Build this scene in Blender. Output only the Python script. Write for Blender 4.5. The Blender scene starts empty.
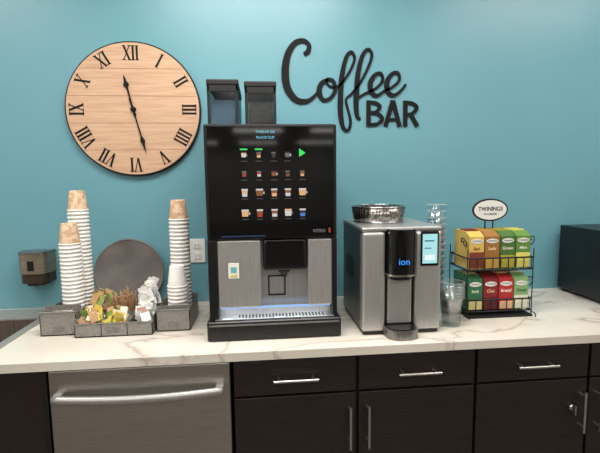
import bpy, bmesh, math, random
from mathutils import Vector, Matrix, Euler
random.seed(7)
SC=bpy.context.scene
COL=SC.collection
# ------------------------------------------------------------------ materials
def lin(c):
    o=[]
    for v in c:
        v=v/255.0
        o.append(v/12.92 if v<=0.04045 else ((v+0.055)/1.055)**2.4)
    return (o[0],o[1],o[2],1.0)
def mat(name,c,rough=.5,metal=0,emit=None,es=0,alpha=1,coat=0,spec=.5,trans=0):
    m=bpy.data.materials.new(name);m.use_nodes=True
    b=m.node_tree.nodes['Principled BSDF']
    b.inputs['Base Color'].default_value=lin(c)
    b.inputs['Roughness'].default_value=rough
    b.inputs['Metallic'].default_value=metal
    b.inputs['Specular IOR Level'].default_value=spec
    b.inputs['Coat Weight'].default_value=coat
    b.inputs['Alpha'].default_value=alpha
    b.inputs['Transmission Weight'].default_value=trans
    if emit:
        b.inputs['Emission Color'].default_value=lin(emit)
        b.inputs['Emission Strength'].default_value=es
    return m
def nodes(m): return m.node_tree.nodes,m.node_tree.links,m.node_tree.nodes['Principled BSDF']
def add_noise(m,c1,c2,scale=(1,1,1),nscale=5,detail=4,dist=0,lo=.35,hi=.65,bump=0,rough=None):
    n,l,b=nodes(m)
    tc=n.new('ShaderNodeTexCoord');mp=n.new('ShaderNodeMapping');mp.inputs['Scale'].default_value=scale
    nz=n.new('ShaderNodeTexNoise');nz.inputs['Scale'].default_value=nscale;nz.inputs['Detail'].default_value=detail
    nz.inputs['Distortion'].default_value=dist
    cr=n.new('ShaderNodeValToRGB');cr.color_ramp.elements[0].position=lo;cr.color_ramp.elements[1].position=hi
    cr.color_ramp.elements[0].color=lin(c1);cr.color_ramp.elements[1].color=lin(c2)
    l.new(tc.outputs['Object'],mp.inputs[0]);l.new(mp.outputs[0],nz.inputs['Vector'])
    l.new(nz.outputs['Fac'],cr.inputs[0]);l.new(cr.outputs[0],b.inputs['Base Color'])
    if bump:
        bp=n.new('ShaderNodeBump');bp.inputs['Strength'].default_value=bump;bp.inputs['Distance'].default_value=.002
        l.new(nz.outputs['Fac'],bp.inputs['Height']);l.new(bp.outputs[0],b.inputs['Normal'])
    if rough:
        mr=n.new('ShaderNodeMapRange');mr.inputs['To Min'].default_value=rough[0];mr.inputs['To Max'].default_value=rough[1]
        l.new(nz.outputs['Fac'],mr.inputs['Value']);l.new(mr.outputs[0],b.inputs['Roughness'])
    return m
M={}
M['wall']=add_noise(mat('teal_paint',(104,157,170),.36,spec=.5),(103,156,169),(105,158,171),nscale=3,detail=2)
M['white_wall']=add_noise(mat('offwhite_paint',(200,196,188),.7),(196,192,184),(204,200,192),nscale=40)
M['ceil']=add_noise(mat('ceiling_tile',(225,225,220),.9),(214,214,210),(230,230,226),nscale=80)
M['floor']=add_noise(mat('floor_vinyl',(120,112,104),.45),(94,87,80),(112,104,96),nscale=6)
M['esp']=add_noise(mat('espresso_laminate',(38,29,29),.38),(27,18,18),(38,27,26),scale=(3,3,60),nscale=3,detail=6,bump=.05)
M['dark']=mat('near_black',(12,11,12),.6)  # plain near-black for carcass, toe kick, dishwasher tub and kick plate
M['black']=mat('black_plastic',(13,13,15),.35)
M['blackm']=mat('matte_black',(14,13,14),.6)
M['gloss']=mat('black_glass',(5,6,8),.06,spec=.6)
def brushed(name,c1,c2,scale,rg,metal=1):
    return add_noise(mat(name,c1,.3,metal),c1,c2,scale=scale,nscale=8,detail=5,lo=.3,hi=.7,rough=rg,bump=.03)
M['steel']=brushed('brushed_steel_h',(156,151,145),(180,175,169),(1,1,60),(.28,.42),.92)
M['steelv']=brushed('brushed_steel_v',(176,175,174),(200,199,198),(60,60,1),(.3,.45),.75)
M['steeld']=brushed('brushed_steel_dark',(118,116,116),(150,148,146),(60,60,1),(.3,.45),.9)
M['sinkrim']=brushed('sink_rim_steel',(170,166,160),(190,186,180),(30,1,1),(.35,.5),.6)
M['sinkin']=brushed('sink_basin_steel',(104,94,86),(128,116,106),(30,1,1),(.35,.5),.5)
M['chrome']=mat('chrome',(205,205,208),.15,1)
M['nickel']=mat('satin_nickel',(190,186,180),.28,1)
M['paper']=add_noise(mat('white_foam_cup',(240,238,234),.6),(236,233,229),(243,241,238),nscale=40)
M['kraft']=add_noise(mat('kraft_paper_cup',(206,170,134),.7),(200,162,128),(226,198,168),nscale=45,detail=2,lo=.45,hi=.55)
M['whitep']=mat('white_plastic',(232,230,226),.4)
M['label']=mat('label_white',(225,225,220),.6)
M['signblack']=mat('sign_black_metal',(13,13,16),.7,spec=.25)
# marble
m=mat('marble_quartz',(226,221,213),.16,spec=.5);n,l,b=nodes(m)
tc=n.new('ShaderNodeTexCoord');mp=n.new('ShaderNodeMapping');mp.inputs['Rotation'].default_value=(0,0,.5);mp.inputs['Scale'].default_value=(1.0,1.8,1.2)
nz=n.new('ShaderNodeTexNoise');nz.inputs['Scale'].default_value=1.7;nz.inputs['Detail'].default_value=5;nz.inputs['Roughness'].default_value=.55;nz.inputs['Distortion'].default_value=.8
s=n.new('ShaderNodeMath');s.operation='SUBTRACT';s.inputs[1].default_value=.5
a=n.new('ShaderNodeMath');a.operation='ABSOLUTE'
cr=n.new('ShaderNodeValToRGB');e=cr.color_ramp.elements
e[0].position=0;e[0].color=lin((188,176,162));e[1].position=.035;e[1].color=lin((229,223,214))
x=e.new(.009);x.color=lin((211,202,191))
n2=n.new('ShaderNodeTexNoise');n2.inputs['Scale'].default_value=2.5;n2.inputs['Detail'].default_value=3
cr2=n.new('ShaderNodeValToRGB');cr2.color_ramp.elements[0].position=.3;cr2.color_ramp.elements[0].color=lin((238,234,228));cr2.color_ramp.elements[1].position=.7;cr2.color_ramp.elements[1].color=(1,1,1,1)
mx=n.new('ShaderNodeMixRGB');mx.blend_type='MULTIPLY';mx.inputs[0].default_value=1
l.new(tc.outputs['Object'],mp.inputs[0]);l.new(mp.outputs[0],nz.inputs['Vector']);l.new(nz.outputs['Fac'],s.inputs[0]);l.new(s.outputs[0],a.inputs[0]);l.new(a.outputs[0],cr.inputs[0])
l.new(mp.outputs[0],n2.inputs['Vector']);l.new(n2.outputs['Fac'],cr2.inputs[0]);l.new(cr.outputs[0],mx.inputs[1]);l.new(cr2.outputs[0],mx.inputs[2]);l.new(mx.outputs[0],b.inputs['Base Color'])
M['marble']=m
M['clockwood']=add_noise(mat('clock_wood',(200,164,132),.6),(192,154,124),(208,172,142),scale=(1.5,1,22),nscale=4,detail=5,bump=.03)
m=mat('mesh_metal',(120,120,120),.45,.4);n,l,b=nodes(m)
tc=n.new('ShaderNodeTexCoord');vo=n.new('ShaderNodeTexVoronoi');vo.inputs['Scale'].default_value=140
cr=n.new('ShaderNodeValToRGB');cr.color_ramp.elements[0].color=lin((116,112,108));cr.color_ramp.elements[1].color=lin((148,145,141));cr.color_ramp.elements[1].position=.6
l.new(tc.outputs['Object'],vo.inputs['Vector']);l.new(vo.outputs['Distance'],cr.inputs[0]);l.new(cr.outputs[0],b.inputs['Base Color'])
M['meshm']=m
m=bpy.data.materials.new('clear_plastic');m.use_nodes=True;n=m.node_tree.nodes;l=m.node_tree.links
n.remove(n['Principled BSDF']);tr=n.new('ShaderNodeBsdfTransparent');tr.inputs[0].default_value=(.95,.97,.97,1);gl=n.new('ShaderNodeBsdfGlossy');gl.inputs['Roughness'].default_value=.15
gl.inputs[0].default_value=(.95,.97,.98,1);ms=n.new('ShaderNodeMixShader');ms.inputs[0].default_value=.14
l.new(tr.outputs[0],ms.inputs[1]);l.new(gl.outputs[0],ms.inputs[2]);l.new(ms.outputs[0],n['Material Output'].inputs[0])
M['clear']=m
M['clearrim']=mat('clear_cup_rim',(205,214,216),.2,alpha=.35)
m=bpy.data.materials.new('smoked_plastic');m.use_nodes=True;n=m.node_tree.nodes;l=m.node_tree.links
n.remove(n['Principled BSDF']);tr=n.new('ShaderNodeBsdfTransparent');tr.inputs[0].default_value=(.42,.50,.56,1);gl=n.new('ShaderNodeBsdfGlossy');gl.inputs['Roughness'].default_value=.1
gl.inputs[0].default_value=(.5,.55,.6,1);ms=n.new('ShaderNodeMixShader');ms.inputs[0].default_value=.12
l.new(tr.outputs[0],ms.inputs[1]);l.new(gl.outputs[0],ms.inputs[2]);l.new(ms.outputs[0],n['Material Output'].inputs[0])
M['smoke']=m
def em(name,c,s=1.0):
    return mat(name,(5,5,5) ,.4,emit=c,es=s)
# ------------------------------------------------------------------ groups & mesh helpers
GR={}
def G(name):
    e=bpy.data.objects.new(name,None);e.empty_display_size=.05;COL.objects.link(e);GR[e]=[];return e
def add(name,me,mt,par=None,smooth=False):
    if isinstance(mt,str): mt=M[mt]
    me.materials.append(mt)
    if smooth:
        for p in me.polygons: p.use_smooth=True
    o=bpy.data.objects.new(name,me);COL.objects.link(o)
    if par is not None: GR[par].append(o)
    return o
def box(name,x0,x1,y0,y1,z0,z1,mt,par=None,bev=0,seg=2,taper=None):
    bm=bmesh.new();bmesh.ops.create_cube(bm,size=1)
    for v in bm.verts:
        v.co=Vector(((x0+x1)/2+v.co.x*(x1-x0),(y0+y1)/2+v.co.y*(y1-y0),(z0+z1)/2+v.co.z*(z1-z0)))
    if taper:
        for v in bm.verts:
            if v.co.z<(z0+z1)/2:
                v.co.x=(x0+x1)/2+(v.co.x-(x0+x1)/2)*taper;v.co.y=(y0+y1)/2+(v.co.y-(y0+y1)/2)*taper
    if bev: bmesh.ops.bevel(bm,geom=bm.edges[:],offset=bev,segments=seg,affect='EDGES',profile=.5)
    me=bpy.data.meshes.new(name);bm.to_mesh(me);bm.free();return add(name,me,mt,par)
def boxes(name,lst,mt,par=None):
    bm=bmesh.new()
    for t in lst:
        x0,x1,y0,y1,z0,z1=t
        r=bmesh.ops.create_cube(bm,size=1)
        for v in r['verts']: v.co=Vector(((x0+x1)/2+v.co.x*(x1-x0),(y0+y1)/2+v.co.y*(y1-y0),(z0+z1)/2+v.co.z*(z1-z0)))
    me=bpy.data.meshes.new(name);bm.to_mesh(me);bm.free();return add(name,me,mt,par)
def lathe(name,prof,c,mt,par=None,seg=40,smooth=True,rot=None,sx=1,sy=1):
    bm=bmesh.new();rings=[]
    for r,z in prof:
        rings.append([bm.verts.new((r*sx*math.cos(2*math.pi*i/seg),r*sy*math.sin(2*math.pi*i/seg),z)) for i in range(seg)])
    for a,b in zip(rings[:-1],rings[1:]):
        for i in range(seg):
            j=(i+1)%seg;bm.faces.new((a[i],a[j],b[j],b[i]))
    bmesh.ops.remove_doubles(bm,verts=bm.verts[:],dist=1e-6)
    bmesh.ops.recalc_face_normals(bm,faces=bm.faces[:])
    if rot is not None: bmesh.ops.transform(bm,matrix=rot,verts=bm.verts[:])
    bmesh.ops.translate(bm,vec=Vector(c),verts=bm.verts[:])
    me=bpy.data.meshes.new(name);bm.to_mesh(me);bm.free();return add(name,me,mt,par,smooth)
RY=Matrix.Rotation(math.pi/2,4,'X')   # local z -> -y
def disc(name,c,r,th,mt,par=None,seg=64,bev=0.001):
    return lathe(name,[(0,0),(r,0),(r,th-bev),(r-bev,th),(0,th)],c,mt,par,seg,False,RY)
def poly(name,polys,y,mt,par=None,th=0.0):
    bm=bmesh.new()
    for pts in polys:
        f=bm.faces.new([bm.verts.new((p[0],y,p[1])) for p in pts])
        if th:
            r=bmesh.ops.extrude_face_region(bm,geom=[f])
            for v in r['geom']:
                if isinstance(v,bmesh.types.BMVert): v.co.y-=th
    bmesh.ops.recalc_face_normals(bm,faces=bm.faces[:])
    me=bpy.data.meshes.new(name);bm.to_mesh(me);bm.free();return add(name,me,mt,par)
def tomesh(o,name,mt,par):
    COL.objects.link(o);bpy.context.view_layer.update()
    dg=bpy.context.evaluated_depsgraph_get()
    me=bpy.data.meshes.new_from_object(o.evaluated_get(dg));me.transform(o.matrix_world)
    bpy.data.objects.remove(o);me.materials.clear();return add(name,me,mt,par)
def tube(name,paths,r,mt,par=None,cyc=False,smooth=False):
    cu=bpy.data.curves.new(name,'CURVE');cu.dimensions='3D';cu.bevel_depth=r;cu.bevel_resolution=2;cu.use_fill_caps=True
    for pts in paths:
        sp=cu.splines.new('POLY');sp.points.add(len(pts)-1)
        for p,q in zip(sp.points,pts): p.co=(q[0],q[1],q[2],1)
        sp.use_cyclic_u=cyc
    o=bpy.data.objects.new(name,cu);me=tomesh(o,name,mt,par)
    for p in me.data.polygons: p.use_smooth=True
    return me
def text(name,s,x,y,z,size,mt,par,th=.0004,bold=0,align='CENTER',rot=0,xs=1):
    cu=bpy.data.curves.new(name,'FONT');cu.body=s;cu.size=size;cu.extrude=th;cu.offset=bold;cu.align_x=align;cu.align_y='CENTER'
    o=bpy.data.objects.new(name,cu);o.location=(x,y,z);o.rotation_euler=(math.pi/2,rot,0);o.scale=(xs,1,1)
    return tomesh(o,name,mt,par)
def catmull(pts,n=8):
    P=[pts[0]]+pts+[pts[-1]];out=[]
    for i in range(1,len(P)-2):
        for k in range(n):
            t=k/n;q=[]
            for a,b,c,d in zip(P[i-1],P[i],P[i+1],P[i+2]):
                q.append(.5*((2*b)+(-a+c)*t+(2*a-5*b+4*c-d)*t*t+(-a+3*b-3*c+d)*t**3))
            out.append(q)
    out.append(list(pts[-1]));return out
def ribbon(bm,pts,y0,y1):
    L=len(pts);rows=[]
    for i in range(L):
        a=pts[max(0,i-1)];b=pts[min(L-1,i+1)]
        dx,dz=b[0]-a[0],b[1]-a[1];d=math.hypot(dx,dz) or 1
        nx,nz=-dz/d,dx/d;w=pts[i][2]/2
        x,z=pts[i][0],pts[i][1]
        rows.append([bm.verts.new(c) for c in ((x+nx*w,y0,z+nz*w),(x-nx*w,y0,z-nz*w),(x-nx*w,y1,z-nz*w),(x+nx*w,y1,z+nz*w))])
    for a,b in zip(rows[:-1],rows[1:]):
        for k in range(4):
            j=(k+1)%4;bm.faces.new((a[k],a[j],b[j],b[k]))
    bm.faces.new(rows[0]);bm.faces.new(rows[-1][::-1])
def ribbons(name,strokes,y0,y1,mt,par=None):
    bm=bmesh.new()
    for i,s_ in enumerate(strokes): ribbon(bm,s_,y0,y1-(i%9)*.00012)
    bmesh.ops.recalc_face_normals(bm,faces=bm.faces[:])
    me=bpy.data.meshes.new(name);bm.to_mesh(me);bm.free();return add(name,me,mt,par)
# ------------------------------------------------------------------ room shell
XL,XR,YR,H=-3.2,3.2,-14.0,2.75
box('wall_back',XL,XR,0,.12,0,H,'wall')
box('wall_left',XL-.12,XL,YR,.12,0,H,'white_wall')
box('wall_right',XR,XR+.12,YR,.12,0,H,'white_wall')
box('wall_rear',XL-.12,XR+.12,YR-.12,YR,0,H,'white_wall')
box('floor',XL-.12,XR+.12,YR-.12,.12,-.1,0,'floor')
box('ceiling',XL-.12,XR+.12,YR-.12,.12,H,H+.1,'ceil')
LE=em('light_diffuser',(255,250,240),6)
for yy in (-.95,-3.4,-6.4,-9.6,-12.9):
    for xx in (-1.9,0,1.9):
        g=G('ceiling_light')
        w,d=.6,.3
        boxes('frame',[(xx-w-.03,xx+w+.03,yy-d-.03,yy-d,H-.025,H-.001),(xx-w-.03,xx+w+.03,yy+d,yy+d+.03,H-.025,H-.001),
               (xx-w-.03,xx-w,yy-d,yy+d,H-.025,H-.001),(xx+w,xx+w+.03,yy-d,yy+d,H-.025,H-.001)],'whitep',g)
        if yy<-5: box('diffuser',xx-w,xx+w,yy-d,yy+d,H-.015,H-.005,LE,g)
        else:
            box('diffuser',xx-w,xx+w,yy-d,yy+d,H-.010,H-.005,'whitep',g)
            L=bpy.data.lights.new('lamp','AREA');L.shape='RECTANGLE';L.size=2*w-.02;L.size_y=2*d-.02
            L.energy=((40 if xx==0 else 24) if yy>-2 else 28);L.color=(1,.962,.905)
            o=bpy.data.objects.new('lamp',L);o.location=(xx,yy,H-.02);COL.objects.link(o);GR[g].append(o)
# ------------------------------------------------------------------ counter + cabinets
CT=.91
sx0,sx1,sy0,sy1=-1.62,-.955,-.535,-.085
cb=G('kitchen_countertop')
boxes('slab',[(sx1,2.95,-.65,0,.88,CT),(-2.6,sx0,-.65,0,.88,CT),(sx0,sx1,-.65,sy0,.88,CT),(sx0,sx1,sy1,0,.88,CT)],'marble',cb)
sk=G('kitchen_sink')
t=.026
boxes('rim',[(sx0-t,sx1+t,sy0-t,sy0+.004,CT,CT+.005),(sx0-t,sx1+t,sy1-.09,sy1+t+.03,CT,CT+.005),(sx0-t,sx0+.004,sy0,sy1,CT,CT+.005),(sx1-.004,sx1+t,sy0,sy1,CT,CT+.005)],'sinkrim',sk)
boxes('basin',[(sx0,sx1,sy0,sy0+.004,.72,CT),(sx0,sx1,sy1-.094,sy1-.09,.72,CT),(sx0,sx0+.004,sy0,sy1-.09,.72,CT),(sx1-.004,sx1,sy0,sy1-.09,.72,CT),(sx0,sx1,sy0,sy1-.09,.716,.72)],'sinkin',sk)
lathe('drain',[(0,.001),(.04,.001),(.045,.004),(.05,0)],(-1.2,-.36,.72),'chrome',sk)
bc=G('base_cabinet')
F=-.63
boxes('carcass',[(-.105,2.95,F+.021,-.005,.10,.875),(-2.6,-.735,F+.021,-.005,.10,.69),(-.735,-.722,F+.001,-.005,.10,.875),(-2.6,-.735,F+.021,F+.05,.69,.875)],'dark',bc)
boxes('toe_kick',[(-2.6,2.95,F+.07,F+.09,0,.10)],'dark',bc)
def bar(name,p0,p1,out=.032,r=.0055):
    v=(Vector(p1)-Vector(p0)).normalized()*.018
    a=Vector(p0)+v;b_=Vector(p1)-v
    tube(name,[[p0,p1],[a,a+Vector((0,out,0))],[b_,b_+Vector((0,out,0))]],r,'nickel',bc)
cols=[(-.103,.328),(.340,.773),(.785,1.222),(1.234,1.67),(1.682,2.115),(2.127,2.56)]
hx=[.304,.371,1.195,1.262,2.09,2.15]
for i,(x0,x1) in enumerate(cols):
    box('drawer_front_%d'%i,x0,x1,F,F+.02,.742,.868,'esp',bc,.0015)
    box('door_front_%d'%i,x0,x1,F,F+.02,.11,.733,'esp',bc,.0015)
    xc=(x0+x1)/2
    bar('drawer_pull_%d'%i,(xc-.078,F-.032,.803),(xc+.078,F-.032,.803))
    bar('door_pull_%d'%i,(hx[i],F-.032,.535),(hx[i],F-.032,.694))
lathe('door_lock',[(0,0),(.011,0),(.011,.012),(.008,.014),(0,.014)],(1.16,F,.625),'nickel',bc,rot=RY)
box('lock_key',1.157,1.163,F-.03,F-.014,.605,.64,'nickel',bc,.001)
for i,(x0,x1) in enumerate([(-1.18,-.735),(-1.63,-1.19),(-2.08,-1.64)]):
    box('sink_door_%d'%i,x0,x1,F,F+.02,.11,.868,'esp',bc,.0015)
dw=G('dishwasher')
box('tub',-.712,-.116,F+.022,-.02,.10,.872,'dark',dw)
box('door_panel',-.712,-.116,F-.006,F+.02,.12,.872,'steel',dw,.004)
box('kick_plate',-.712,-.116,F+.03,F+.05,.0,.10,'dark',dw)
hp=[]
for i in range(25):
    u=i/24;hp.append((-.690+u*.550,F-.036-.012*math.sin(math.pi*u),.786-.006*math.sin(math.pi*u),.024))
bm=bmesh.new();rows=[]
for (x,y,z,w) in hp:
    rows.append([bm.verts.new((x,y+.011*math.cos(a_),z+.0135*math.sin(a_))) for a_ in [j*2*math.pi/14 for j in range(14)]])
for a,b in zip(rows[:-1],rows[1:]):
    for k in range(14):
        j=(k+1)%14;bm.faces.new((a[k],a[j],b[j],b[k]))
bm.faces.new(rows[0]);bm.faces.new(rows[-1])
bmesh.ops.recalc_face_normals(bm,faces=bm.faces[:])
me=bpy.data.meshes.new('h');bm.to_mesh(me);bm.free();add('handle_bar',me,'steelv',dw,True)
box('handle_post_left',-.694,-.668,F-.042,F-.004,.776,.797,'steelv',dw,.003)
box('handle_post_right',-.164,-.138,F-.042,F-.004,.776,.797,'steelv',dw,.003)
# ------------------------------------------------------------------ clock
ck=G('wall_clock')
cx,cz,R=-.560,1.822,.300
disc('rim',(cx,0,cz),R,.022,'blackm',ck,96,.003)
disc('face',(cx,-.0222,cz),R-.007,.003,'clockwood',ck,96,.001)
seams=[]
for zz in (-.18,-.06,.06,.18):
    h=math.sqrt((R-.011)**2-zz*zz)
    seams.append((cx-h,cx+h,-.0258,-.0252,cz+zz-.0009,cz+zz+.0009))
boxes('plank_seams',seams,mat('seam_brown',(150,114,86),.8),ck)
def numeral(s,ang):
    hgt=.060;W={'I':.017,'V':.038,'X':.038};tot=sum(W[c] for c in s);x=-tot/2;out=[]
    th=.0085;tn=.0035;sf=.0035
    for c in s:
        w=W[c];m_=x+w/2;h=hgt/2
        def seg(a,b,ww): out.append((a,b,ww))
        if c=='I':
            seg((m_,-h),(m_,h),th)
            for q in (h,-h): seg((m_-.0075,q),(m_+.0075,q),sf)
        elif c=='V':
            seg((x+.007,h),(m_,-h),th);seg((x+w-.006,h),(m_,-h),tn)
            seg((x,h),(x+.015,h),sf);seg((x+w-.013,h),(x+w-.001,h),sf)
        else:
            seg((x+.007,h),(x+w-.007,-h),th);seg((x+w-.006,h),(x+.006,-h),tn)
            for q in (h,-h):
                seg((x,q),(x+.014,q),sf);seg((x+w-.014,q),(x+w,q),sf)
        x+=w
    rs=[];rr=R-.052
    ca,sa=math.cos(ang),math.sin(ang)
    for a,b,ww in out:
        def tr_(p):
            X,Z=p[0],p[1]+rr
            return (cx+X*ca+Z*sa, cz-X*sa+Z*ca)
        A=tr_(a);B=tr_(b);rs.append([(A[0],A[1],ww),(B[0],B[1],ww)])
    return rs
allr=[]
for i,s_ in enumerate(['XII','I','II','III','IIII','V','VI','VII','VIII','IX','X','XI']):
    allr+=numeral(s_,i*math.pi/6)
ribbons('roman_numerals',allr,-.0256,-.0264,'signblack',ck)
def hand(name,ang,Ln,tail,w,y):
    pts=[(-tail,w*1.2),(-tail*.5,w*.8),(0,w*1.1),(.02,w*.6),(Ln*.62,w*.7),(Ln*.72,w*2.4),(Ln*.8,w*1.2),(Ln,w*.15)]
    sa,ca=math.sin(ang),math.cos(ang)
    ribbons(name,[[(cx+d*sa,cz+d*ca,ww) for d,ww in pts]],y,y-.002,'signblack',ck)
hand('hour_hand',math.radians(-13),.155,.03,.011,-.0285)
hand('minute_hand',math.radians(166),.20,.05,.009,-.0315)
lathe('hub',[(0,0),(.012,0),(.012,.008),(.009,.011),(0,.011)],(cx,-.0255,cz),'signblack',ck,rot=RY)
# ------------------------------------------------------------------ sign
sg=G('coffee_bar_sign')
def W(px,py,w=3.5):
    t=px-283;return (.126+.00459*t+2.07e-6*t*t, 2.145-.00455*(py-40), w*.0045)
st=[]
def S(pts,n=8): st.append([W(*q) for q in catmull([list(map(float,p)) for p in pts],n)])
S([(304,54,4),(308,51,5),(309,45,4.5),(303,40.5,4.5),(294,44,5.5),(287,56,7),(284.5,73,8),(287,89,7.5),(296,100,6.2),(307,101,4.5),(315,95,3.2),(319,89,3)])
S([(328,79,3.6),(321.5,83,5),(319,91,5.6),(322.5,99.5,4.2),(329.5,98.5,3.8),(335,90,4.2),(333,80.5,3.8),(327,79,3),(328,84.5,2.2),(336,87,2.6),(342,81,2.6)])
S([(335,89,2.4),(343,81,2.6),(351,68,2.8),(354.5,57,3),(351,51,3.2),(346,57,4.2),(342,75,5.2),(340.5,95,5.6),(340.5,114,5.6),(343,128,4.2),(348,131,3.2),(350.5,122,2.8),(347.5,108,2.5),(346,99,2.3),(351,94,2.6)])
S([(351,94,2.6),(360,82,2.6),(368,66,2.8),(371.5,54,3),(368,48,3.2),(362.5,54,4.2),(358,72,5.2),(356.5,92,5.6),(356,106,5.4),(357.5,117,4),(360.5,119,2.8)])
S([(356,99,2.6),(365,93,2.6),(375,88,2.8),(382,80,3),(380.5,72.5,3.2),(374.5,74,4.2),(370,83,5.4),(371.5,92,5),(377,95,3.8),(384,90,2.8)])
S([(384,90,2.8),(392,86,2.8),(398.5,79,3),(397,71.5,3.2),(391,73,4.2),(386.5,82,5.4),(388,92,5),(394,94.5,3.8),(401,89,2.8),(405,83,2.3)])
def Z(pts): st.append([W(*p) for p in pts])
w=4.6
Z([(368.5,100,w),(368.5,127,w)])
S([(367,102.3,3.5),(375,102.5,3.5),(379.5,106.5,4.1),(376,111.8,3.5),(368,113,3.5)])
S([(368,113,3.5),(377,113.5,3.5),(382,118.8,4.3),(377.5,124.3,3.5),(367,125,3.5)])
Z([(385.5,127,w),(392.5,100,w)]);Z([(399.5,127,w),(392.5,100,w)]);Z([(387,119.8,3.2),(398,119.8,3.2)])
Z([(405,100,w),(405,127,w)])
S([(403,102.3,3.5),(411,102.5,3.5),(416,107.5,4.3),(411.5,113.6,3.5),(404,114.4,3.5)])
Z([(409.5,113,w),(417,127,w)])
ribbons('lettering',st,-.0005,-.0075,'signblack',sg)
# ------------------------------------------------------------------ big coffee vending machine
vm=G('coffee_vending_machine')
def mx_(px): return -.188+(px-203)*.003493
def mz_(py): return 1.693-(py-123)*.00349
X0,X1=-.190,.280;FY=-.535
box('cabinet_body',X0+.006,X1-.006,-.40,-.03,.915,1.685,'black',vm,.004)
box('door_upper',X0,X1,FY+.003,-.40,1.282,1.692,'black',vm,.008,3)
box('touch_glass',X0+.010,X1-.010,FY,FY+.006,1.288,1.684,'gloss',vm,.002)
box('frame_left',X0,mx_(212),FY+.003,-.40,.99,1.282,'black',vm,.003)
box('frame_right',mx_(332),X1,FY+.003,-.40,.99,1.282,'black',vm,.003)
AY=-.478
box('steel_panel_left',mx_(212),mx_(257),FY+.006,-.40,1.03,1.280,'steelv',vm,.006)
box('steel_panel_right',mx_(306),mx_(332),FY+.006,-.40,1.03,1.280,'steelv',vm,.006)
box('alcove_back',mx_(257),mx_(306),AY,AY+.01,.99,1.28,'steelv',vm)
box('lower_back',mx_(212),mx_(332),AY+.002,AY+.012,.985,1.03,'steelv',vm)
box('dispensing_head',mx_(259),mx_(305),FY+.002,AY,1.165,1.281,'black',vm,.012,4)
box('head_gloss',mx_(262),mx_(302),FY-.001,FY+.004,1.185,1.276,'gloss',vm,.002)
lathe('nozzle',[(0,0),(.010,0),(.012,.015),(.022,.02),(.022,.035),(0,.035)],(mx_(281),-.505,1.138),'black',vm)
q=(mx_(264),mx_(283),1.060,1.138)
fw=.0055
boxes('waste_hatch_frame',[(q[0],q[1],AY-.003,AY,q[2],q[2]+fw),(q[0],q[1],AY-.003,AY,q[3]-fw,q[3]),(q[0],q[0]+fw,AY-.003,AY,q[2],q[3]),(q[1]-fw,q[1],AY-.003,AY,q[2],q[3])],'black',vm)
box('tray_base',X0-.010,X1+.014,-.545,-.39,.912,.985,'black',vm,.008,3)
box('tray_trim',X0-.002,X1+.004,-.548,-.543,.968,.974,'steeld',vm,.001)
box('grill_plate',mx_(208),mx_(334),-.535,AY,.985,.990,'steel',vm,.001)
boxes('grill_slots',[(mx_(232)+i*.0125,mx_(232)+i*.0125+.006,-.525,AY-.008,.9895,.9908) for i in range(26)],'blackm',vm)
BL=em('blue_led',(140,190,255),1.1);WL=em('led_white',(205,228,255),1.8)
box('led_strip',mx_(214),mx_(330),FY+.020,FY+.026,1.024,1.0295,BL,vm)
for i,(a_,b_) in enumerate([(216,226),(230,237),(270,280),(291,297)]):
    box('led_spot_%d'%i,mx_(a_),mx_(b_),-.5335,-.532,.9905,.9935,WL,vm)
L=bpy.data.lights.new('tray_glow','AREA');L.shape='RECTANGLE';L.size=.40;L.size_y=.03;L.energy=.28;L.color=(.76,.87,1)
o=bpy.data.objects.new('tray_glow',L);o.location=(.047,-.505,1.022);COL.objects.link(o);GR[vm].append(o)
box('info_sticker',mx_(223),mx_(234),FY+.0045,FY+.0062,mz_(281),mz_(265),mat('sticker_cream',(238,240,228),.6),vm)
box('sticker_band',mx_(225.5),mx_(231.5),FY+.0038,FY+.0047,mz_(275),mz_(269),mat('sticker_blue',(110,180,190),.6),vm)
box('sticker_stripe',mx_(225),mx_(232),FY+.0038,FY+.0047,mz_(279.5),mz_(277.5),mat('sticker_yellow',(210,190,80),.6),vm)
# UI
yf=FY-.0006
cy=em('ui_cyan',(120,210,235),1.1);gr=em('ui_green',(40,210,90),1.3);wh=em('ui_white',(215,212,205),.9);br=em('ui_brown',(140,82,46),.9)
tan=em('ui_tan',(220,172,122),1.0);dk=em('ui_dark',(70,60,60),.5);rd=em('ui_red',(180,66,48),.8);bl=em('ui_blue',(80,130,210),.9);gy=em('ui_grey',(130,130,130),.6)
text('ui_title_a','TWELVE OZ',mx_(264),yf,mz_(131.5),.0125,cy,vm,.0002,0)
text('ui_title_b','PLACE CUP',mx_(264),yf,mz_(137),.0125,cy,vm,.0002,0)
colsx=[242,257,272,286,301];rowsy=[154,173,192,213]
P={wh:[],tan:[],br:[],dk:[],rd:[],bl:[],gy:[],gr:[]}
def trap(x,z,wt,wb,h0,h1): return [(x-wb/2,z+h0),(x+wb/2,z+h0),(x+wt/2,z+h1),(x-wt/2,z+h1)]
rowmat=[[wh,tan,dk,gy,None],[rd,wh,br,br,tan],[wh,br,tan,wh,tan],[tan,rd,wh,wh,bl]]
rowm2=[[br,br,dk,dk,None],[br,rd,dk,dk,br],[tan,wh,br,br,wh],[wh,br,br,tan,dk]]
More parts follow.
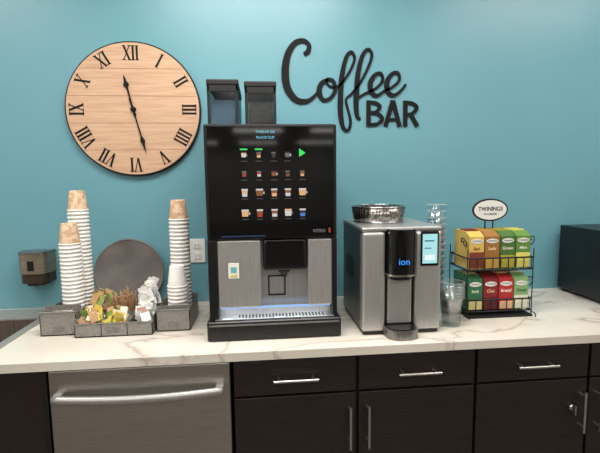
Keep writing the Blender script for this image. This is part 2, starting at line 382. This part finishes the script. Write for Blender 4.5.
for r_,py in enumerate(rowsy):
    for c_,px in enumerate(colsx):
        x=mx_(px);z=mz_(py);A=rowmat[r_][c_]
        if A is None: continue
        B=rowm2[r_][c_];s_=1.05 if r_>=2 else .75
        if (r_+c_)%3==0:
            P[A].append(trap(x,z,.024*s_,.020*s_,-.012*s_,.006*s_));P[B].append(trap(x,z,.024*s_,.024*s_,.0062*s_,.012*s_))
            P[wh if A!=wh else gy].append(trap(x+.0145*s_,z-.002,.004,.004,-.004,.004))
        else:
            P[A].append(trap(x,z,.018*s_,.016*s_,-.014*s_,-.003*s_));P[B].append(trap(x,z,.020*s_,.018*s_,-.0028*s_,.006*s_));P[wh if r_>=2 else gy].append(trap(x,z,.022*s_,.020*s_,.0062*s_,.012*s_))
        P[gy].append(trap(x,z,.022,.022,-.0235,-.022));
        if r_==0 and c_<2: P[gr].append(trap(x,z,.026,.026,.016,.021))
P[gr].append([(mx_(298),mz_(156.5)),(mx_(298),mz_(148)),(mx_(304.5),mz_(152.5))])
for i,(k_,v) in enumerate(P.items()):
    if v: poly('ui_icons_%d'%i,v,yf,k_,vm)
text('front_logo','VITRO',mx_(318),yf,mz_(233),.016,gy,vm,.0002,.0005)
box('mark_dot',mx_(328),mx_(330),yf-.0002,yf+.0006,mz_(235),mz_(230),rd,vm)
box('status_strip',mx_(217),mx_(262),yf-.0002,yf+.0006,mz_(237.4),mz_(236.2),em('ui_dimblue',(50,80,130),.5),vm)
def hopper(i,x0,x1,zt,content):
    y0,y1=-.43,-.13
    box('hopper_lid_%d'%i,x0-.002,x1+.002,y0-.004,y1,zt-.022,zt,'blackm',vm,.005,3)
    box('hopper_shell_%d'%i,x0,x1,y0,y1,1.694,zt-.022,'smoke',vm,.006,2,.97)
    box('hopper_content_%d'%i,x0+.012,x1-.012,y0+.02,y1-.02,1.696,zt-.07,content,vm,.004)
    box('hopper_post_a_%d'%i,x0,x0+.010,y0-.002,y0+.01,1.692,zt-.02,'blackm',vm,.002)
    box('hopper_post_b_%d'%i,x1-.010,x1,y0-.002,y0+.01,1.692,zt-.02,'blackm',vm,.002)
    box('hopper_bezel_%d'%i,x0,x1,y0-.002,y0+.01,zt-.045,zt-.02,'blackm',vm,.002)
    box('hopper_base_%d'%i,x0-.001,x1+.001,y0-.002,y1,1.690,1.700,'blackm',vm,.002)
beans=add_noise(mat('coffee_beans',(60,40,28),.5),(30,20,15),(120,86,62),nscale=120,detail=1,bump=.6)
hopper(0,-.184,-.070,1.866,mat('milk_powder',(176,190,200),.8))
hopper(1,-.046,.070,1.860,beans)
# ------------------------------------------------------------------ countertop brewer
bw=G('coffee_brewer')
bx0,bx1,bf,bb,bt=.372,.672,-.552,-.19,1.318
box('body',bx0,bx1,bf+.03,bb,.925,bt-.012,'steeld',bw,.008,3)
box('top_cap',bx0-.002,bx1+.002,bf+.004,bb-.002,bt-.016,bt,'steelv',bw,.006,3)
cxb0,cxb1=.462,.568
box('front_left',bx0,cxb0-.004,bf,bf+.05,.925,bt-.018,'steelv',bw,.010,3)
box('front_right',cxb1+.004,bx1,bf,bf+.05,.925,bt-.018,'steelv',bw,.010,3)
box('column_back',cxb0-.004,cxb1+.004,bf+.018,bf+.045,.93,bt-.02,'black',bw)
box('niche_steel',cxb0+.006,cxb1-.006,bf+.006,bf+.02,.95,1.14,'steelv',bw,.006)
def capsule(name,x0,x1,yb,yfnt,z0,z1,mt,par,n=18,pw=2.6):
    bm=bmesh.new();lo=[];hi=[]
    xc=(x0+x1)/2;hw=(x1-x0)/2
    pts=[]
    for i in range(n+1):
        u=-1+2*i/n
        pts.append((xc+hw*u,yb+(yfnt-yb)*(1-abs(u)**pw)**(1/pw)))
    for x,y in pts:
        lo.append(bm.verts.new((x,y,z0)));hi.append(bm.verts.new((x,y,z1)))
    for i in range(n): bm.faces.new((lo[i],lo[i+1],hi[i+1],hi[i]))
    bm.faces.new(lo[::-1]);bm.faces.new(hi);bm.faces.new((lo[0],hi[0],hi[-1],lo[-1]))
    bmesh.ops.recalc_face_normals(bm,faces=bm.faces[:])
    me=bpy.data.meshes.new(name);bm.to_mesh(me);bm.free();return add(name,me,mt,par)
capsule('brew_head',cxb0-.002,cxb1+.002,bf+.015,bf-.040,1.145,bt-.006,'gloss',bw)
capsule('head_underside',cxb0+.012,cxb1-.012,bf+.015,bf-.030,1.125,1.146,'black',bw)
capsule('head_trim',cxb0-.003,cxb1+.003,bf+.014,bf-.042,1.140,1.147,'chrome',bw)
text('head_mark','ion',.515,bf-.0412,1.195,.034,em('logo_blue',(60,150,255),1.2),bw,.0003,0)
box('display_bezel',.590,.660,bf-.003,bf+.004,1.17,1.30,'gloss',bw,.003)
box('display_screen',.597,.653,bf-.0038,bf-.001,1.18,1.29,em('screen_cyan',(170,228,232),1.0),bw)
box('display_text_a',.604,.640,bf-.0042,bf-.0036,1.262,1.267,em('screen_txt',(60,120,160),.6),bw)
box('display_text_b',.604,.630,bf-.0042,bf-.0036,1.235,1.239,em('screen_txt2',(80,140,180),.6),bw)
box('display_button',.606,.644,bf-.0042,bf-.0036,1.192,1.212,em('screen_btn',(235,250,250),1.0),bw)
capsule('drip_tray',cxb0-.012,cxb1+.012,bf+.012,bf-.068,.912,.945,'steeld',bw)
capsule('drip_tray_grate',cxb0-.004,cxb1+.004,bf+.006,bf-.060,.945,.949,'black',bw)
box('plinth',bx0+.004,bx1-.004,bf+.01,bb-.01,.911,.926,'black',bw,.003)
boxes('side_vents',[(bx0-.001,bx0+.002,-.40,-.26,1.10+i*.014,1.105+i*.014) for i in range(6)],'blackm',bw)
wb=G('steel_bowl')
def ring(c,r,z,n=48): return [(c[0]+r*math.cos(2*math.pi*i/n),c[1]+r*math.sin(2*math.pi*i/n),z) for i in range(n)]
bcn=(.492,-.33)
bz=bt+.001
lathe('bowl_wall',[(0,.001),(.097,.001),(.102,.006),(.110,.064),(.107,.064),(.099,.009),(0,.005)],(bcn[0],bcn[1],bz),add_noise(mat('hammered_steel',(150,145,140),.25,1),(120,114,108),(186,180,174),nscale=90,detail=1,bump=.6),wb,64)
tube('rings',[ring(bcn,.1115,bz+.064),ring(bcn,.101,bz+.003)],.002,'chrome',wb,True)
tube('ribs',[[(bcn[0]+.101*math.cos(a_),bcn[1]+.101*math.sin(a_),bz+.003),(bcn[0]+.1105*math.cos(a_+.06),bcn[1]+.1105*math.sin(a_+.06),bz+.064)] for a_ in [i*math.pi/24 for i in range(48)]],.0007,'steeld',wb)
def clear_stack(x,y,z0,n,dz,r0,r1,h):
    g=G('clear_plastic_cup_stack')
    for i in range(n):
        z=z0+i*dz
        pr=[(0,.002),(r0,.002),(r0+.001,.0),(r1,h-.004)]
        lathe('cup_%d'%i,pr,(x,y,z),'clear',g,32)
        lathe('rim_%d'%i,[(r1,h-.004),(r1+.003,h-.004),(r1+.003,h),(r1,h)],(x,y,z),'clearrim',g,32)
    return g
clear_stack(.752,-.475,.912,6,.012,.034,.045,.115)
clear_stack(.758,-.30,.912,14,.0275,.030,.040,.115)
# ------------------------------------------------------------------ microwave
mw=G('microwave_oven')
box('case',1.535,2.06,-.43,-.03,.925,1.25,'black',mw,.006,3)
box('door',1.54,1.93,-.455,-.431,.932,1.245,'gloss',mw,.004)
box('control_panel',1.933,2.056,-.455,-.431,.932,1.245,'black',mw,.004)
box('door_handle',1.905,1.92,-.485,-.456,.96,1.22,'nickel',mw,.004)
box('clock_display',1.945,2.045,-.4565,-.4545,1.19,1.225,em('clock_green',(60,200,160),.6),mw)
for r_ in range(4):
    for c_ in range(3): box('key_%d%d'%(r_,c_),1.947+c_*.034,1.975+c_*.034,-.4575,-.4545,1.03+r_*.035,1.055+r_*.035,'steeld',mw,.002)
for i,(a_,b_) in enumerate([(1.56,-.41),(2.03,-.41),(1.56,-.06),(2.03,-.06)]):
    lathe('foot_%d'%i,[(0,0),(.014,0),(.014,.016),(0,.016)],(a_,b_,.910),'blackm',mw,16)
boxes('side_vents',[(1.5342,1.5352,-.38+i*.012,-.374+i*.012,1.08,1.17) for i in range(12)],'blackm',mw)
# ------------------------------------------------------------------ tea rack
tr_=G('tea_rack')
rx0,rx1,ry0,ry1=.858,1.130,-.40,-.25
WR='blackm'
def rect(x0,x1,y0,y1,z): return [(x0,y0,z),(x1,y0,z),(x1,y1,z),(x0,y1,z)]
boxes('base_plate',[(rx0-.005,rx1+.005,ry0-.02,ry1+.02,.911,.919)],WR,tr_)
fr=[];tiers=[.935,1.112]
for z in tiers:
    fr+=[rect(rx0-.006,rx1+.006,ry0-.006,ry1+.006,z),rect(rx0-.006,rx1+.006,ry0-.006,ry1+.006,z+.050)]
tube('tier_frames',fr,.0034,WR,tr_,True)
pt=[]
for z in tiers:
    for i in range(9):
        x=rx0+(rx1-rx0)*i/8
        pt.append([(x,ry0-.006,z+.050),(x,ry0-.006,z),(x,ry1+.006,z),(x,ry1+.006,z+.050)])
for x in (rx0-.008,rx1+.008):
    for y in (ry0-.006,ry1+.006): pt.append([(x,y,.913),(x,y,1.20)])
    pt.append(catmull([[x,ry0-.006,.93],[x,ry0-.035,.925],[x,ry0-.035,.913]],5))
tube('tier_wires',pt,.0022,WR,tr_)
sc=[]
for sgn,x in ((-1,rx0-.008),(1,rx1+.008)):
    for zc in (1.05,1.225):
        pts=[]
        for i in range(22):
            a_=i/21*3.6*math.pi/1.4;r=.024*(1-i/30)
            pts.append((x+sgn*.003+sgn*(r*math.sin(a_)*.4),ry0+.02+r*math.cos(a_),zc+r*math.sin(a_)))
        sc.append(pts)
tube('side_scrolls',sc,.0022,WR,tr_)
sxc=.990;szc=1.356;syc=-.315
tube('sign_stem',[[(sxc-.018,syc+.004,.93),(sxc-.018,syc+.004,1.32)],[(sxc+.018,syc+.004,.93),(sxc+.018,syc+.004,1.32)]],.003,WR,tr_)
def oval(a,b,n=48): return [(sxc+a*math.cos(2*math.pi*i/n),szc+b*math.sin(2*math.pi*i/n)) for i in range(n)]
poly('sign_border',[oval(.080,.049)],syc+.002,WR,tr_,.006)
poly('sign_plate',[oval(.073,.042)],syc-.0042,'label',tr_,.001)
text('sign_text','TWININGS',sxc,syc-.0056,szc+.004,.025,'signblack',tr_,.0003,.0004,xs=.9)
text('sign_subtext','OF LONDON',sxc,syc-.0056,szc-.018,.010,'signblack',tr_,.0003,.0002)
bxw=(rx1-rx0)/4
def teabox(i,x0,z0,h,c,band,lab,txt,tc_,bh,yo=0):
    m_=mat('tea_card_%s_%d'%(lab,i),c,.5);m2=mat('tea_band_%s_%d'%(lab,i),band,.5);m3=mat('tea_ink_%s_%d'%(lab,i),tc_,.6)
    x1=x0+bxw-.005;y0=ry0+.004+yo;y1=y0+.135-yo
    bm=bmesh.new()
    prof=[(y0,z0),(y1,z0),(y1,z0+h),(y0+.035,z0+h),(y0,z0+h*.88)]
    A=[bm.verts.new((x0,a,b)) for a,b in prof];B=[bm.verts.new((x1,a,b)) for a,b in prof]
    bm.faces.new(A);bm.faces.new(B[::-1])
    for k in range(5):
        j=(k+1)%5;bm.faces.new((A[k],B[k],B[j],A[j]))
    bmesh.ops.recalc_face_normals(bm,faces=bm.faces[:])
    me=bpy.data.meshes.new('tb');bm.to_mesh(me);bm.free();add('box_%s_%d'%(lab,i),me,m_,tr_)
    xc=(x0+x1)/2
    box('band_%s_%d'%(lab,i),x0+.001,x1-.001,y0-.0012,y0+.001,z0+h*.02,z0+h*bh,m2,tr_)
    n=20;poly('medallion_%s_%d'%(lab,i),[[(xc+.026*math.cos(2*math.pi*k/n),z0+h*.76+.010*math.sin(2*math.pi*k/n)) for k in range(n)]],y0-.0002,'label',tr_,.001)
    text('brand_%s_%d'%(lab,i),'TWININGS',xc,y0-.0016,z0+h*.76,.0085,'signblack',tr_,.0002,0)
    text('word_%s_%d'%(lab,i),txt,xc,y0-.0008,z0+h*.55,.018,m3,tr_,.0002,.0002)
    boxes('sachets_%s_%d'%(lab,i),[(x0+.006,x1-.006,y0+.04+k*.012,y0+.043+k*.012,z0+h-.01,z0+h+.003+random.random()*.005) for k in range(6)],m2,tr_)
up=[((212,178,92),(124,56,38),'Earl',(90,40,30),.46),((150,104,48),(196,156,76),'Lady',(240,220,170),.30),((70,106,44),(176,166,64),'Green',(235,235,210),.36),((92,134,54),(226,214,110),'Mint',(245,245,225),.42)]
dn=[((42,104,70),(206,196,136),'Irish',(230,230,200),.26),((124,26,34),(82,14,22),'Chai',(232,200,150),.34),((176,40,44),(220,180,140),'Breakf',(245,235,225),.24),((126,166,108),(228,228,206),'Decaf',(40,80,50),.40)]
for i in range(4):
    teabox(i,rx0+.003+i*bxw,tiers[1]+.004,.154,*up[i][:2],'upper',*up[i][2:])
    teabox(i,rx0+.003+i*bxw,tiers[0]+.004,.146,*dn[i][:2],'lower',*dn[i][2:])
# ------------------------------------------------------------------ cup stacks
def cup_stack(x,y,z0,ztop,kraft=True,rb=.042):
    g=G('paper_cup_stack')
    ch=.084
    zb=ztop-ch
    n=max(2,int((zb-z0)/.0155));dz=(zb-z0)/n
    prof=[(rb-.004,0)]
    for i in range(n):
        z=i*dz
        prof+=[(rb-.003,z),(rb,z+.0012),(rb,z+.0065),(rb-.002,z+.0078),(rb-.004,z+dz-.0003)]
    z=n*dz
    prof+=[(rb,z+.001),(rb,z+.0045),(rb-.003,z+.006)]
    lathe('nested_cups',prof,(x,y,z0),'paper',g,36)
    top=[(rb-.003,z+.006),(rb-.0125,z+ch-.002),(rb-.0135,z+ch),(rb-.016,z+ch),(rb-.0165,z+ch-.004),(0,z+ch-.004)]
    lathe('top_cup',top,(x,y,z0),'kraft' if kraft else 'paper',g,36)
    return g
cup_stack(-.757,-.300,.918,1.335)
cup_stack(-.757,-.205,.918,1.462)
cup_stack(-.340,-.240,.918,1.418)
cup_stack(-.338,-.335,.918,1.158,False,.041)
# ------------------------------------------------------------------ caddies
def caddy(x0,x1,y0,y1,h,hf,divx=(),divy=()):
    g=G('condiment_caddy');t=.003;z=.911
    boxes('tray_floor',[(x0,x1,y0,y1,z,z+.004)],'meshm',g)
    boxes('tray_walls',[(x0,x1,y0,y0+t,z,z+hf),(x0,x1,y1-t,y1,z,z+h),(x0,x0+t,y0,y1,z,z+h*.9),(x1-t,x1,y0,y1,z,z+h*.9)],'meshm',g)
    boxes('tray_dividers',[(a,a+t,y0,y1,z,z+hf) for a in divx]+[(x0,x1,a,a+t,z,z+hf*1.15) for a in divy],'meshm',g)
    tube('rim_wires',[[(x0,y0,z+hf),(x1,y0,z+hf)],[(x0,y1,z+h),(x1,y1,z+h)],[(x0,y0,z+hf),(x0,y0+.02,z+h*.9),(x0,y1,z+h*.9)],[(x1,y0,z+hf),(x1,y0+.02,z+h*.9),(x1,y1,z+h*.9)]],.0028,'steeld',g)
    boxes('label_plate',[((x0+x1)/2-.02,(x0+x1)/2+.02,y0-.0015,y0-.0003,z+.015,z+.035)],'steeld',g)
    return g
caddy(-.845,-.712,-.400,-.150,.092,.092,(),(-.352,))
caddy(-.706,-.420,-.435,-.195,.075,.052,(-.610,-.515),(-.32,))
caddy(-.412,-.283,-.405,-.180,.090,.085,(),(-.385,))
def packets(name,cells,w,h,t,colors):
    bm=bmesh.new();ml=[mat('%s_%d'%(name,i),c,.55) for i,c in enumerate(colors)]
    for (x0,x1,y0,y1,z0,z1,n) in cells:
        for i in range(n):
            k=random.randrange(len(colors))
            r=bmesh.ops.create_cube(bm,size=1);vs=r['verts']
            ww=w*random.uniform(.85,1.1);hh=h*random.uniform(.85,1.1)
            for v in vs: v.co=Vector((v.co.x*ww,v.co.y*t,v.co.z*hh))
            R_=Euler((random.uniform(-.7,.35),random.uniform(-.5,.5),random.uniform(-.5,.5))).to_matrix()
            c=Vector((random.uniform(x0,x1),random.uniform(y0,y1),random.uniform(z0,z1)))
            for v in vs: v.co=R_@v.co+c
            for f in {f for v in vs for f in v.link_faces}: f.material_index=k
    me=bpy.data.meshes.new(name);bm.to_mesh(me);bm.free()
    for m_ in ml: me.materials.append(m_)
    o=bpy.data.objects.new(name,me);COL.objects.link(o);return o
packets('sugar_packets',[(-.685,-.628,-.42,-.345,.950,.990,44),(-.595,-.535,-.42,-.345,.950,.988,42)],.028,.050,.003,[(226,200,90),(236,228,205),(206,168,80),(120,146,60),(240,234,216),(190,150,110)])
packets('tea_sachets',[(-.685,-.626,-.30,-.225,.965,1.028,52)],.032,.048,.003,[(140,156,84),(186,150,104),(214,190,120),(160,100,76),(130,104,80),(232,222,200)])
packets('creamer_packets',[(-.493,-.447,-.415,-.23,.955,.995,50),(-.490,-.447,-.32,-.23,1.0,1.050,36),(-.480,-.447,-.29,-.24,1.045,1.074,16)],.032,.042,.006,[(236,234,230),(225,225,225),(240,238,228),(205,205,210),(236,234,230),(206,160,150)])
packets('caddy_napkins',[(-.82,-.74,-.382,-.370,.962,.972,12)],.042,.066,.003,[(170,160,148),(140,130,120),(200,190,175)])
ss=[]
for i in range(90):
    a_=random.uniform(-.30,.20);b_=random.uniform(-.5,.3);bx_=-.564+random.uniform(-.028,.026);by_=-.26+random.uniform(-.04,.04)
    ss.append([(bx_,by_,.93),(bx_+a_*.11,by_+b_*.08,1.018+random.uniform(-.02,.035))])
tube('wooden_stirrers',ss,.0026,mat('birch_wood',(186,148,110),.7))
rt=G('round_serving_tray')
th=math.radians(7)
Rm=Matrix.Rotation(math.pi/2-th,4,'X')
lathe('plate',[(0,0),(.150,0),(.156,.003),(.160,.010),(.158,.012),(.152,.008),(.147,.005),(0,.005)],(-.617,-.026,1.0705),add_noise(mat('grey_tray',(96,90,88),.5,.2),(112,106,104),(128,122,118),nscale=12),rt,72,True,Rm)
# ------------------------------------------------------------------ dispenser on wall
sd=G('soap_dispenser')
brz=brushed('bronze_steel',(140,126,112),(172,158,142),(1,1,40),(.25,.4),.8)
capsule('housing',-1.090,-.955,-.001,-.095,1.090,1.186,brz,sd,24,3.2)
capsule('top_lid',-1.092,-.953,-.001,-.098,1.180,1.188,'steeld',sd,24,3.2)
capsule('lower_housing',-1.087,-.958,-.001,-.089,1.046,1.089,mat('bronze_dark',(76,64,56),.35,.6),sd,24,3.2)
capsule('sensor_base',-1.067,-.978,-.001,-.078,1.034,1.047,'black',sd,24,3.2)
box('level_window',-1.036,-1.008,-.0965,-.093,1.105,1.150,'gloss',sd,.002)
ot=G('wall_outlet')
box('cover_plate',-.338,-.266,-.006,-.0003,1.105,1.220,'whitep',ot,.002)
for z in (1.137,1.187):
    box('socket_%d'%(z*1000),-.319,-.285,-.009,-.005,z-.015,z+.015,'label',ot,.003)
    boxes('slots_%d'%(z*1000),[(-.311,-.309,-.0095,-.0085,z-.004,z+.006),(-.296,-.294,-.0095,-.0085,z-.004,z+.006)],'blackm',ot)
# ------------------------------------------------------------------ finalize parents
bpy.context.view_layer.update()
for e_,ch in GR.items():
    pts=[o.matrix_world@Vector(c) for o in ch if o.type=='MESH' for c in o.bound_box]
    lo=Vector((min(p.x for p in pts),min(p.y for p in pts),min(p.z for p in pts)));hi=Vector((max(p.x for p in pts),max(p.y for p in pts),max(p.z for p in pts)))
    e_.location=(lo.x+hi.x)/2,(lo.y+hi.y)/2,lo.z
    inv=Matrix.Translation(-Vector(e_.location))
    for o in ch: o.parent=e_;o.matrix_parent_inverse=inv
# ------------------------------------------------------------------ world, camera
w=bpy.data.worlds.new('world');SC.world=w;w.use_nodes=True
w.node_tree.nodes['Background'].inputs[0].default_value=(.6,.65,.7,1);w.node_tree.nodes['Background'].inputs[1].default_value=.3
yaw,p,a=0.094817,-0.108518,-0.0123527
d=Vector((math.sin(yaw)*math.cos(p),math.cos(yaw)*math.cos(p),math.sin(p)))
r0=Vector((math.cos(yaw),-math.sin(yaw),0));u0=r0.cross(d)
r=math.cos(a)*r0+math.sin(a)*u0;u=-math.sin(a)*r0+math.cos(a)*u0
cam=bpy.data.cameras.new('camera');co=bpy.data.objects.new('camera',cam);COL.objects.link(co)
Mx=Matrix(((r.x,u.x,-d.x,0),(r.y,u.y,-d.y,-2.046634),(r.z,u.z,-d.z,1.491944),(0,0,0,1)))
co.matrix_world=Mx
cam.sensor_width=36;cam.lens=36*421.402/600;cam.clip_start=.05
SC.camera=co
SC.view_settings.view_transform='Standard'
